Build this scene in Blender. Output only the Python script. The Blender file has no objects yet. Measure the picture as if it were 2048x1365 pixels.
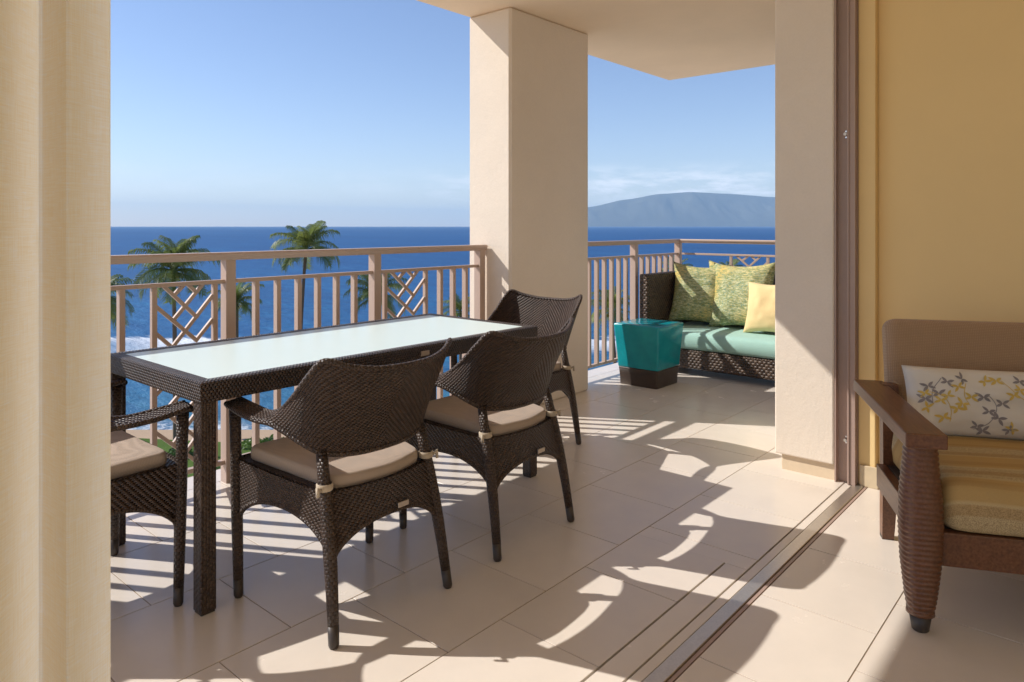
import bpy, bmesh, math, random
from mathutils import Vector, Matrix, noise as mnoise

# ------------------------------------------------------------------ camera, sky, sun, exposure
scene = bpy.context.scene
COL = scene.collection
R = math.radians
YAW = R(41.0)                       # view direction measured from +X (X runs along the balcony, +Y looks out to sea)
FWD = Vector((math.cos(YAW), math.sin(YAW), 0)); RGT = Vector((math.sin(YAW), -math.cos(YAW), 0))
CAM = Vector((0, 0, 1.2))
cd = bpy.data.cameras.new('camera'); cam = bpy.data.objects.new('camera', cd); COL.objects.link(cam)
cam.location = CAM; cam.rotation_euler = (R(90), 0, YAW - R(90))
cd.sensor_width = 36.0; cd.lens = 24.96; cd.shift_y = -0.1125; cd.clip_start = 0.02; cd.clip_end = 60000
scene.camera = cam

SUN_AZ, SUN_EL = R(120.8), R(38.3)  # towards the sun, angle from +X
world = bpy.data.worlds.new('World'); scene.world = world; world.use_nodes = True
wn = world.node_tree; wn.nodes.clear()
def wnode(t, **k):
    n = wn.nodes.new(t)
    for a, b in k.items(): setattr(n, a, b)
    return n
sky = wnode('ShaderNodeTexSky', sky_type='NISHITA', sun_disc=False, sun_elevation=SUN_EL, sun_rotation=R(90) - SUN_AZ,
            altitude=0, air_density=1.0, dust_density=0.15, ozone_density=3.0)
bg = wnode('ShaderNodeBackground'); bg.inputs['Strength'].default_value = 0.092
wo = wnode('ShaderNodeOutputWorld')
# thin clouds low above the horizon
tc = wnode('ShaderNodeTexCoord'); sep = wnode('ShaderNodeSeparateXYZ'); wn.links.new(tc.outputs['Generated'], sep.inputs[0])
mp = wnode('ShaderNodeMapping'); mp.inputs['Scale'].default_value = (9, 9, 42); wn.links.new(tc.outputs['Generated'], mp.inputs['Vector'])
nz = wnode('ShaderNodeTexNoise'); nz.inputs['Scale'].default_value = 1.7; nz.inputs['Detail'].default_value = 7; nz.inputs['Roughness'].default_value = 0.62
wn.links.new(mp.outputs[0], nz.inputs['Vector'])
cr = wnode('ShaderNodeMapRange'); cr.inputs['From Min'].default_value = 0.44; cr.inputs['From Max'].default_value = 0.62
cr.inputs['To Max'].default_value = 0.75; wn.links.new(nz.outputs['Fac'], cr.inputs['Value'])
band = wnode('ShaderNodeValToRGB'); e = band.color_ramp.elements
e[0].position = 0.012; e[0].color = (0.05, 0.05, 0.05, 1); e[1].position = 0.088; e[1].color = (0, 0, 0, 1)
m_ = e.new(0.048); m_.color = (1, 1, 1, 1); m_ = e.new(0.062); m_.color = (0.85, 0.85, 0.85, 1)
wn.links.new(sep.outputs['Z'], band.inputs[0])
mul = wnode('ShaderNodeMath', operation='MULTIPLY'); wn.links.new(cr.outputs[0], mul.inputs[0]); wn.links.new(band.outputs[0], mul.inputs[1])
idir = (FWD + RGT*0.30).normalized(); dp = wnode('ShaderNodeVectorMath', operation='DOT_PRODUCT'); dp.inputs[1].default_value = idir
wn.links.new(tc.outputs['Generated'], dp.inputs[0]); im_ = wnode('ShaderNodeMapRange'); wn.links.new(dp.outputs['Value'], im_.inputs['Value'])
for k_, v_ in (('From Min', .90), ('From Max', .985), ('To Min', .18), ('To Max', 1.0)): im_.inputs[k_].default_value = v_
mul0 = mul; mul = wnode('ShaderNodeMath', operation='MULTIPLY'); wn.links.new(mul0.outputs[0], mul.inputs[0]); wn.links.new(im_.outputs[0], mul.inputs[1])
mixc = wnode('ShaderNodeMix', data_type='RGBA'); mixc.inputs['B'].default_value = (7.9, 8.0, 8.5, 1)
tint = wnode('ShaderNodeMix', data_type='RGBA', blend_type='MULTIPLY'); tint.inputs['Factor'].default_value = 1.0; tint.inputs['B'].default_value = (1.0, 0.93, 1.0, 1)
wn.links.new(sky.outputs[0], tint.inputs['A'])
wn.links.new(mul.outputs[0], mixc.inputs['Factor']); wn.links.new(tint.outputs['Result'], mixc.inputs['A'])
wn.links.new(mixc.outputs['Result'], bg.inputs['Color']); wn.links.new(bg.outputs[0], wo.inputs['Surface'])

sd = bpy.data.lights.new('sun', 'SUN'); sd.energy = 3.2; sd.angle = R(0.5); sd.color = (1.0, 0.955, 0.90)
so = bpy.data.objects.new('sun', sd); COL.objects.link(so)
sv = Vector((math.cos(SUN_AZ) * math.cos(SUN_EL), math.sin(SUN_AZ) * math.cos(SUN_EL), math.sin(SUN_EL)))
so.rotation_euler = sv.to_track_quat('Z', 'Y').to_euler(); so.location = sv * 30

scene.view_settings.view_transform = 'Standard'; scene.view_settings.look = 'None'
scene.view_settings.exposure = 0.72; scene.view_settings.gamma = 1.0
scene.cycles.use_denoising = True
scene.cycles.max_bounces = 10; scene.cycles.diffuse_bounces = 6; scene.cycles.glossy_bounces = 4
scene.cycles.transmission_bounces = 4; scene.cycles.volume_bounces = 1
scene.cycles.sample_clamp_indirect = 6.0

# ------------------------------------------------------------------ helpers
MB_CACHE = {}
class MB:
    """collects vertices, faces and metre-scaled UVs for one mesh"""
    def __init__(s): s.v = []; s.f = []; s.uv = []; s.sm = []
    def face(s, idx, uvs=None, smooth=False):
        s.f.append(tuple(idx)); s.uv.append(uvs); s.sm.append(smooth)
    def grid(s, P, UV=None, smooth=True, closed=False):
        n, m = len(P), len(P[0]); b = len(s.v)
        for r in P: s.v.extend([tuple(p) for p in r])
        for i in range(n - 1):
            for j in range(m if closed else m - 1):
                j2 = (j + 1) % m
                q = (b + i*m + j, b + i*m + j2, b + (i+1)*m + j2, b + (i+1)*m + j)
                if UV:
                    uvj2 = UV[i][j+1] if (closed and j + 1 < len(UV[i])) or not closed else UV[i][j2]
                    uvj3 = UV[i+1][j+1] if (closed and j + 1 < len(UV[i+1])) or not closed else UV[i+1][j2]
                    s.face(q, (UV[i][j], uvj2, uvj3, UV[i+1][j]), smooth)
                else: s.face(q, None, smooth)
        return b
    def box(s, x0, x1, y0, y1, z0, z1, bev=0.0, seg=2, mat=None, smooth=False):
        bm = bmesh.new(); bmesh.ops.create_cube(bm, size=1)
        for v in bm.verts:
            v.co = Vector(((x0+x1)/2 + v.co.x*(x1-x0), (y0+y1)/2 + v.co.y*(y1-y0), (z0+z1)/2 + v.co.z*(z1-z0)))
        if bev > 0:
            bmesh.ops.bevel(bm, geom=bm.edges[:], offset=bev, segments=seg, profile=0.5, affect='EDGES')
        bmesh.ops.recalc_face_normals(bm, faces=bm.faces)
        s.add_bm(bm, mat, smooth)
    def add_bm(s, bm, mat=None, smooth=False):
        b = len(s.v); bm.verts.index_update()
        for v in bm.verts: s.v.append(tuple(mat @ v.co) if mat else tuple(v.co))
        for f in bm.faces:
            n = f.normal; uvs = []
            for l in f.loops:
                c = l.vert.co
                if abs(n.z) > .7: uvs.append((c.x, c.y))
                elif abs(n.x) > abs(n.y): uvs.append((c.y, c.z))
                else: uvs.append((c.x, c.z))
            s.face([b + v.index for v in f.verts], tuple(uvs), smooth)
        bm.free()
    def tube(s, pts, rad, n=10, caps=True, flat=None, up=None):
        """swept round bar; rad a number or a list; flat = (a, b) squashes the section"""
        pts = [Vector(p) for p in pts]; k = len(pts)
        if not isinstance(rad, (list, tuple)): rad = [rad]*k
        P = []; UV = []; L = 0.0; ref = None
        for i in range(k):
            t = (pts[min(i+1, k-1)] - pts[max(i-1, 0)]).normalized()
            if ref is None:
                ref = Vector(up) if up else (Vector((0, 0, 1)) if abs(t.z) < .9 else Vector((1, 0, 0)))
            a = ref.cross(t).normalized(); b_ = t.cross(a).normalized(); ref = b_
            if i: L += (pts[i] - pts[i-1]).length
            fa, fb = flat or (1, 1); ring = []; uvr = []
            for j in range(n):
                an = 2*math.pi*j/n
                ring.append(pts[i] + a*math.cos(an)*rad[i]*fa + b_*math.sin(an)*rad[i]*fb)
            for j in range(n + 1): uvr.append((2*math.pi*max(rad)*j/n, L))
            P.append(ring); UV.append(uvr)
        b0 = s.grid(P, UV, True, True)
        if caps:
            s.face([b0 + j for j in range(n)][::-1]); s.face([b0 + (k-1)*n + j for j in range(n)])
    def build(s, name, mat, parent=None, loc=None, rot=None, mod=None):
        me = bpy.data.meshes.new(name); me.from_pydata(s.v, [], s.f)
        if any(u for u in s.uv):
            ul = me.uv_layers.new(name='UVMap'); i = 0; data = []
            for f, u in zip(s.f, s.uv):
                for q in range(len(f)): data.extend(u[q] if u else (0, 0))
            ul.data.foreach_set('uv', data)
        me.polygons.foreach_set('use_smooth', s.sm)
        me.materials.append(mat); me.update()
        return link(name, me, parent, loc, rot)
def link(name, me, parent=None, loc=None, rot=None):
    o = bpy.data.objects.new(name, me); COL.objects.link(o)
    if parent: o.parent = parent
    if loc is not None: o.location = loc
    if rot is not None: o.rotation_euler = rot
    return o
def fixn(o):
    bm = bmesh.new(); bm.from_mesh(o.data); bmesh.ops.recalc_face_normals(bm, faces=bm.faces); bm.to_mesh(o.data); bm.free(); return o
def bm_box(name, mat, x0, x1, y0, y1, z0, z1, bev=0.003, parent=None, seg=2):
    m = MB(); m.box(x0, x1, y0, y1, z0, z1, bev, seg); return m.build(name, mat, parent)
def thing(name, label, cat, loc=(0, 0, 0), rz=0.0, group=None):
    o = bpy.data.objects.new(name, None); COL.objects.link(o); o.location = loc; o.rotation_euler = (0, 0, rz)
    o.empty_display_size = 0.1
    return tag(o, label, cat, group)
def tag(o, label=None, cat=None, group=None, kind=None):
    if label: o['label'] = label
    if cat: o['category'] = cat
    if group: o['group'] = group
    if kind: o['kind'] = kind
    return o
def copy_tree(o, parent=None):
    c = o.copy(); COL.objects.link(c); c.parent = parent
    for ch in list(o.children): copy_tree(ch, c)
    return c
def crom(P, n):
    """Catmull-Rom through control tuples"""
    P = [Vector(p) for p in P]; out = []
    for i in range(len(P) - 1):
        p0 = P[max(i-1, 0)]; p1 = P[i]; p2 = P[i+1]; p3 = P[min(i+2, len(P)-1)]
        for k in range(n):
            t = k/n
            out.append(0.5*((2*p1) + (p2-p0)*t + (2*p0-5*p1+4*p2-p3)*t*t + (3*p1-p0-3*p2+p3)*t*t*t))
    out.append(P[-1]); return out

# ------------------------------------------------------------------ materials
def mat(name): 
    m = bpy.data.materials.new(name); m.use_nodes = True; nt = m.node_tree; p = nt.nodes['Principled BSDF']; return m, nt, p
class NT:
    def __init__(s, nt): s.nt = nt
    def n(s, t, ins=None, **k):
        x = s.nt.nodes.new(t)
        for a, b in k.items(): setattr(x, a, b)
        if ins:
            for a, b in ins.items(): s.set(x.inputs[a], b)
        return x
    def set(s, sock, val):
        if isinstance(val, bpy.types.NodeSocket): s.nt.links.new(val, sock)
        else: sock.default_value = val
    def m(s, op, a, b=None, c=None):
        x = s.n('ShaderNodeMath', operation=op); s.set(x.inputs[0], a)
        if b is not None: s.set(x.inputs[1], b)
        if c is not None: s.set(x.inputs[2], c)
        return x.outputs[0]
    def mix(s, f, a, b):
        x = s.n('ShaderNodeMix', data_type='RGBA'); s.set(x.inputs['Factor'], f); s.set(x.inputs['A'], a); s.set(x.inputs['B'], b); return x.outputs['Result']
    def noise(s, vec, scale, detail=3, rough=.5):
        x = s.n('ShaderNodeTexNoise'); 
        if vec is not None: s.set(x.inputs['Vector'], vec)
        s.set(x.inputs['Scale'], scale); x.inputs['Detail'].default_value = detail; x.inputs['Roughness'].default_value = rough
        return x.outputs['Fac']
    def rng(s, v, a, b, c, d):
        x = s.n('ShaderNodeMapRange'); s.set(x.inputs['Value'], v)
        for k, q in zip(('From Min', 'From Max', 'To Min', 'To Max'), (a, b, c, d)): x.inputs[k].default_value = q
        return x.outputs[0]
    def bump(s, h, strength, dist, normal=None):
        x = s.n('ShaderNodeBump'); s.set(x.inputs['Height'], h); x.inputs['Strength'].default_value = strength; x.inputs['Distance'].default_value = dist
        if normal is not None: s.set(x.inputs['Normal'], normal)
        return x.outputs[0]
def C(r, g, b): return (r, g, b, 1)

def plain(name, col, rough=.5, spec=.5, nscale=30, nvar=.12, bump=0.0, bscale=200, bdist=.002, obj=True, metal=0.0):
    m, nt, p = mat(name); N = NT(nt)
    t = N.n('ShaderNodeTexCoord').outputs['Object']
    n = N.noise(t, nscale, 5, .6)
    a = tuple(max(0, c*(1-nvar)) for c in col) + (1,); b = tuple(min(1, c*(1+nvar)) for c in col) + (1,)
    N.set(p.inputs['Base Color'], N.mix(n, a, b)); p.inputs['Roughness'].default_value = rough
    p.inputs['Specular IOR Level'].default_value = spec; p.inputs['Metallic'].default_value = metal
    if bump: N.set(p.inputs['Normal'], N.bump(N.noise(t, bscale, 4, .6), bump, bdist))
    return m

def stucco(name, col, amount=.6):
    m, nt, p = mat(name); N = NT(nt); t = N.n('ShaderNodeTexCoord').outputs['Object']
    big = N.noise(t, 1.3, 4, .6); fine = N.noise(t, 90, 5, .65); mid = N.noise(t, 28, 3, .55)
    c = N.mix(N.rng(big, .3, .7, 0, 1), C(*[x*.94 for x in col]), C(*[min(1, x*1.04) for x in col]))
    c = N.mix(N.rng(fine, .3, .75, .0, .22), c, C(*[x*.78 for x in col]))
    N.set(p.inputs['Base Color'], c); p.inputs['Roughness'].default_value = .85; p.inputs['Specular IOR Level'].default_value = .25
    h = N.m('ADD', N.m('MULTIPLY', fine, .7), mid)
    N.set(p.inputs['Normal'], N.bump(h, amount, .004))
    return m

def weave(name, colA, colB, w, per, shift, chevron=False, rough=.38, strength=.9, dist=.006, spec=.42, swap=False, rowamt=.5):
    """flat woven strands in UV metres: rows of width w, over/under period per, each row shifted"""
    m, nt, p = mat(name); N = NT(nt)
    uv = N.n('ShaderNodeUVMap').outputs[0]; sx = N.n('ShaderNodeSeparateXYZ'); N.set(sx.inputs[0], uv)
    u, v = sx.outputs[0], sx.outputs[1]
    if swap: u, v = v, u
    if chevron: u = N.m('ABSOLUTE', u)
    r = N.m('DIVIDE', v, w); row = N.m('FLOOR', r); fr = N.m('FRACT', r)
    prof = N.m('SINE', N.m('MULTIPLY', fr, math.pi))
    ph = N.m('ADD', N.m('DIVIDE', u, per), N.m('MULTIPLY', row, shift))
    over = N.m('ABSOLUTE', N.m('SINE', N.m('MULTIPLY', ph, math.pi)))
    over = N.m('POWER', over, .6)
    h = N.m('ADD', N.m('MULTIPLY', N.m('POWER', prof, .6), rowamt), N.m('MULTIPLY', over, 1.0 - rowamt))
    h = N.m('MULTIPLY', h, N.m('ADD', .45, N.m('MULTIPLY', over, .55)))
    cell = N.m('FLOOR', ph); cv = N.n('ShaderNodeCombineXYZ'); N.set(cv.inputs[0], row); N.set(cv.inputs[1], cell)
    wn_ = N.n('ShaderNodeTexWhiteNoise', noise_dimensions='2D'); N.set(wn_.inputs['Vector'], cv.outputs[0])
    c = N.mix(wn_.outputs['Value'], C(*colA), C(*colB))
    c = N.mix(N.rng(h, .0, .45, .75, 0), c, C(colA[0]*.35, colA[1]*.35, colA[2]*.35))  # shade in the gaps between strands, painted into the colour by weave height
    N.set(p.inputs['Base Color'], c)
    N.set(p.inputs['Roughness'], N.rng(wn_.outputs['Value'], 0, 1, rough*.85, rough*1.2)); p.inputs['Specular IOR Level'].default_value = spec
    N.set(p.inputs['Normal'], N.bump(h, strength, dist))
    return m

def fabric(name, col, col2=None, rough=.9, scale=900, sheen=.15, var=.1, bump=.35):
    m, nt, p = mat(name); N = NT(nt); t = N.n('ShaderNodeTexCoord').outputs['Object']
    wv = N.n('ShaderNodeTexWave', bands_direction='X'); N.set(wv.inputs['Vector'], t); wv.inputs['Scale'].default_value = scale/6; wv.inputs['Distortion'].default_value = 1.5
    wz = N.n('ShaderNodeTexWave', bands_direction='Z'); N.set(wz.inputs['Vector'], t); wz.inputs['Scale'].default_value = scale/6; wz.inputs['Distortion'].default_value = 1.5
    f = N.m('MULTIPLY', wv.outputs['Fac'], wz.outputs['Fac'])
    big = N.noise(t, 9, 4, .6)
    c = N.mix(big, C(*[x*(1-var) for x in col]), C(*[min(1, x*(1+var)) for x in col]))
    if col2: c = N.mix(N.m('MULTIPLY', f, .7), c, C(*col2))
    N.set(p.inputs['Base Color'], c); p.inputs['Roughness'].default_value = rough; p.inputs['Specular IOR Level'].default_value = .2
    p.inputs['Sheen Weight'].default_value = sheen
    N.set(p.inputs['Normal'], N.bump(N.m('ADD', f, N.m('MULTIPLY', N.noise(t, 60, 3, .5), .8)), bump, .0015))
    return m

def tile_material(name, col):
    m, nt, p = mat(name); N = NT(nt); t = N.n('ShaderNodeTexCoord').outputs['Object']
    rnd = N.n('ShaderNodeObjectInfo').outputs['Random']
    off = N.n('ShaderNodeVectorMath', operation='ADD'); N.set(off.inputs[0], t)
    cv = N.n('ShaderNodeCombineXYZ'); N.set(cv.inputs[0], N.m('MULTIPLY', rnd, 37.0)); N.set(cv.inputs[1], N.m('MULTIPLY', rnd, 91.0)); N.set(off.inputs[1], cv.outputs[0])
    v = off.outputs[0]
    a = N.noise(v, 4.5, 6, .6); b = N.noise(v, 40, 4, .6)
    c = N.mix(N.rng(a, .3, .7, 0, 1), C(*[x*.95 for x in col]), C(*[min(1, x*1.03) for x in col]))
    c = N.mix(N.rng(b, .35, .8, 0, .06), c, C(*[x*.86 for x in col]))
    tone = N.rng(rnd, 0, 1, .0, .30)
    c = N.mix(tone, c, C(col[0]*.80, col[1]*.78, col[2]*.75))
    N.set(p.inputs['Base Color'], c)
    N.set(p.inputs['Roughness'], N.rng(a, .3, .7, .20, .28)); p.inputs['Specular IOR Level'].default_value = .45
    N.set(p.inputs['Normal'], N.bump(N.noise(v, 14, 3, .5), .05, .002))
    return m

M = {}
M['stucco'] = stucco('stucco_cream', (.81, .71, .59), .4)
M['ceiling'] = stucco('ceiling_plaster', (.90, .72, .53), .12)
M['skirt'] = plain('skirting_stone', (.66, .53, .37), .6)
M['yellow_wall'] = plain('yellow_wall_paint', (.83, .61, .29), .7, .3, 2, .05, .05, 120)
M['baseboard'] = plain('painted_baseboard', (.62, .50, .33), .5)
M['white_wall'] = plain('room_wall_paint', (.92, .83, .67), .8)
M['tile'] = tile_material('floor_tile', (.77, .69, .60))
M['grout'] = plain('grout', (.34, .27, .20), .95, .2, 80, .15)
M['rail'] = plain('powder_coated_rail', (.50, .37, .295), .40, .5, 60, .04)
M['jamb'] = plain('anodised_jamb', (.40, .285, .235), .38, .5, 40, .05)
M['steel'] = plain('brushed_steel_track', (.62, .57, .50), .35, .5, 150, .2, .2, 400, .0005, metal=.85)
M['dark_gap'] = plain('track_groove', (.06, .045, .035), .9)
M['chrome'] = plain('chrome', (.8, .78, .74), .15, .5, 10, .02, metal=1.0)
M['weave'] = weave('wicker_chevron', (.042, .024, .016), (.074, .045, .031), .0062, .0186, .3333, True, .42, 1.0, .009, rowamt=.22)
M['weave_side'] = weave('wicker_twill', (.042, .024, .016), (.074, .045, .031), .0062, .0186, .3333, False, .42, 1.0, .009, rowamt=.22)
M['weave_table'] = weave('wicker_table', (.038, .023, .016), (.074, .048, .035), .0095, .0125, .5, False, .38, 1.0, .007)
M['weave_leg'] = weave('wicker_leg', (.040, .024, .017), (.070, .045, .032), .010, .018, .5, False, .42, .8, .005)
M['weave_sofa'] = weave('wicker_sofa', (.050, .032, .022), (.13, .088, .062), .021, .034, .5, False, .42, 1.0, .012)
M['foot'] = plain('leg_foot_plastic', (.055, .042, .034), .45)
M['plate'] = plain('label_plate', (.50, .42, .36), .35, metal=.4)
M['cushion'] = fabric('taupe_canvas', (.44, .345, .27), (.36, .285, .225), .9, 1200)
M['strap'] = fabric('beige_strap', (.52, .43, .32), None, .9, 1500)
M['aqua'] = fabric('aqua_canvas', (.38, .60, .52), (.33, .55, .48), .85, 1000)
M['wood'] = None
M['curtain'] = None

def glass_table():
    m, nt, p = mat('frosted_table_glass'); N = NT(nt); t = N.n('ShaderNodeTexCoord').outputs['Object']
    N.set(p.inputs['Base Color'], N.mix(N.noise(t, 3, 2, .5), C(.66, .79, .77), C(.69, .81, .79)))
    p.inputs['Roughness'].default_value = .34; p.inputs['Specular IOR Level'].default_value = .4
    p.inputs['Coat Weight'].default_value = .0
    return m
M['glass'] = glass_table()
def wood_mat():
    m, nt, p = mat('dark_stained_wood'); N = NT(nt); t = N.n('ShaderNodeTexCoord').outputs['Object']
    mp = N.n('ShaderNodeMapping'); mp.inputs['Scale'].default_value = (60, 5, 60); N.set(mp.inputs[0], t)
    g = N.noise(mp.outputs[0], 2, 6, .6)
    N.set(p.inputs['Base Color'], N.mix(N.rng(g, .3, .7, 0, 1), C(.095, .036, .016), C(.20, .082, .036)))
    p.inputs['Roughness'].default_value = .32; p.inputs['Specular IOR Level'].default_value = .5
    N.set(p.inputs['Normal'], N.bump(g, .12, .001)); return m
M['wood'] = wood_mat()
def curtain_mat():
    m, nt, p = mat('linen_curtain'); N = NT(nt)
    uv = N.n('ShaderNodeUVMap').outputs[0]
    mp = N.n('ShaderNodeMapping'); mp.inputs['Scale'].default_value = (900, 25, 1); N.set(mp.inputs[0], uv)
    mq = N.n('ShaderNodeMapping'); mq.inputs['Scale'].default_value = (25, 900, 1); N.set(mq.inputs[0], uv)
    a = N.noise(mp.outputs[0], 1.0, 2, .6); b = N.noise(mq.outputs[0], 1.0, 2, .6)
    sl = N.noise(uv, 30, 4, .7)
    f = N.m('MULTIPLY', N.m('ADD', a, b), .5)
    c = N.mix(N.rng(f, .35, .65, 0, 1), C(.93, .79, .52), C(.98, .91, .73))
    hs = N.n('ShaderNodeMapping'); hs.inputs['Scale'].default_value = (60, 420, 1); N.set(hs.inputs[0], uv)
    c = N.mix(N.rng(N.noise(hs.outputs[0], 1.0, 3, .7), .55, .70, 0, .55), c, C(.97, .94, .87))
    c = N.mix(N.rng(sl, .55, .75, 0, .5), c, C(.96, .91, .80))
    N.set(p.inputs['Base Color'], c); p.inputs['Roughness'].default_value = .9; p.inputs['Specular IOR Level'].default_value = .15
    p.inputs['Sheen Weight'].default_value = .2
    N.set(p.inputs['Normal'], N.bump(f, .5, .001))
    tr = N.n('ShaderNodeBsdfTranslucent'); N.set(tr.inputs['Color'], c)
    ms = N.n('ShaderNodeMixShader'); ms.inputs[0].default_value = .85
    nt.links.new(p.outputs[0], ms.inputs[1]); nt.links.new(tr.outputs[0], ms.inputs[2]); nt.links.new(ms.outputs[0], nt.nodes['Material Output'].inputs[0])
    return m
M['curtain'] = curtain_mat()
def glaze(name, col, col2):
    m, nt, p = mat(name); N = NT(nt); t = N.n('ShaderNodeTexCoord').outputs['Object']
    n = N.noise(t, 7, 5, .6)
    N.set(p.inputs['Base Color'], N.mix(N.rng(n, .3, .7, 0, 1), C(*col), C(*col2))); p.inputs['Roughness'].default_value = .13
    p.inputs['Specular IOR Level'].default_value = .5
    N.set(p.inputs['Normal'], N.bump(N.noise(t, 9, 3, .5), .25, .004)); return m
M['teal'] = glaze('teal_glaze', (.004, .245, .295), (.012, .345, .395))
M['brown_glaze'] = glaze('brown_stoneware', (.045, .030, .024), (.065, .045, .035))
M['brown_glaze'].node_tree.nodes['Principled BSDF'].inputs['Roughness'].default_value = .35
def boucle():
    m, nt, p = mat('green_gold_boucle'); N = NT(nt); t = N.n('ShaderNodeTexCoord').outputs['Object']
    mp = N.n('ShaderNodeMapping'); mp.inputs['Scale'].default_value = (26, 26, 95); N.set(mp.inputs[0], t)
    a = N.noise(mp.outputs[0], 1.0, 4, .7); b = N.noise(mp.outputs[0], 2.6, 3, .7); g = N.noise(t, 4, 2, .5)
    c = N.mix(N.rng(a, .42, .58, 0, 1), C(.30, .31, .10), C(.70, .67, .38))
    c = N.mix(N.rng(b, .52, .57, 0, .85), c, C(.16, .31, .25))
    c = N.mix(N.m('MULTIPLY', N.rng(b, .38, .30, 0, 1), .7), c, C(.76, .72, .52))
    c = N.mix(N.m('MULTIPLY', N.rng(g, .45, .65, 0, .75), N.rng(a, .42, .55, 0, 1)), c, C(.70, .45, .07))
    N.set(p.inputs['Base Color'], c); p.inputs['Roughness'].default_value = .95; p.inputs['Specular IOR Level'].default_value = .15
    N.set(p.inputs['Normal'], N.bump(N.m('ADD', a, b), .8, .006)); return m
M['boucle'] = boucle()
M['yellow'] = fabric('pale_yellow_canvas', (.84, .64, .32), None, .85, 900, .15, .06)
M['white_print'] = fabric('white_cotton', (.72, .66, .56), None, .9, 1100, .1, .04)
M['leaf_grey'] = fabric('grey_print', (.27, .24, .23), None, .9, 1100)
M['leaf_gold'] = fabric('gold_print', (.66, .47, .12), None, .9, 1100)
M['tweed'] = fabric('brown_tweed', (.36, .225, .125), (.56, .40, .25), .9, 320, .2, .06, 1.0)
def striped_seat():
    m, nt, p = mat('striped_seat_fabric'); N = NT(nt); uv = N.n('ShaderNodeUVMap').outputs[0]; t = N.n('ShaderNodeTexCoord').outputs['Object']
    sx = N.n('ShaderNodeSeparateXYZ'); N.set(sx.inputs[0], uv)
    sy = N.n('ShaderNodeSeparateXYZ'); N.set(sy.inputs[0], t)
    s = N.m('ADD', N.m('MULTIPLY', N.m('SUBTRACT', sy.outputs[1], sy.outputs[2]), 4.6), N.m('MULTIPLY', N.noise(t, 3, 2), .12))
    st = N.m('SINE', N.m('MULTIPLY', s, 2*math.pi))
    st2 = N.m('SINE', N.m('MULTIPLY', s, 4.7*math.pi))
    sp = N.noise(t, 420, 2, .7)
    c = N.mix(N.rng(st, -.2, .2, 0, 1), C(.50, .33, .13), C(.58, .45, .25))
    c = N.mix(N.rng(st2, .3, .6, 0, .6), c, C(.42, .26, .10))
    c = N.mix(N.m('MULTIPLY', N.rng(st, .0, .4, .12, .75), N.rng(sp, .48, .56, 0, 1)), c, C(.24, .16, .075))
    N.set(p.inputs['Base Color'], c); p.inputs['Roughness'].default_value = .9; p.inputs['Specular IOR Level'].default_value = .2
    N.set(p.inputs['Normal'], N.bump(sp, .5, .002)); return m
M['stripe'] = striped_seat()
M['trunk'] = plain('palm_trunk', (.13, .10, .075), .9, .2, 6, .3, .8, 10, .04)
def leaf_mat(name, a, b, tr=.35):
    m, nt, p = mat(name); N = NT(nt); t = N.n('ShaderNodeTexCoord').outputs['Object']
    rnd = N.n('ShaderNodeObjectInfo').outputs['Random']
    f = N.m('ADD', N.m('MULTIPLY', N.noise(t, 1.6, 3, .6), .6), N.m('MULTIPLY', rnd, .5))
    c = N.mix(N.rng(f, .2, .9, 0, 1), C(*a), C(*b)); N.set(p.inputs['Base Color'], c); p.inputs['Roughness'].default_value = .42
    p.inputs['Specular IOR Level'].default_value = .45
    T = N.n('ShaderNodeBsdfTranslucent'); N.set(T.inputs['Color'], c); ms = N.n('ShaderNodeMixShader'); ms.inputs[0].default_value = tr
    nt.links.new(p.outputs[0], ms.inputs[1]); nt.links.new(T.outputs[0], ms.inputs[2]); nt.links.new(ms.outputs[0], nt.nodes['Material Output'].inputs[0]); return m
M['frond'] = leaf_mat('palm_frond', (.075, .13, .03), (.29, .31, .075), .5)
M['shrub'] = leaf_mat('shrub_leaf', (.06, .12, .025), (.16, .24, .05))
M['grass'] = plain('lawn_grass', (.085, .14, .028), .95, .1, .6, .3, .6, 9, .05)
M['sand'] = plain('beach_sand', (.46, .33, .22), .95, .1, .8, .12, .4, 4, .05)
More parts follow.
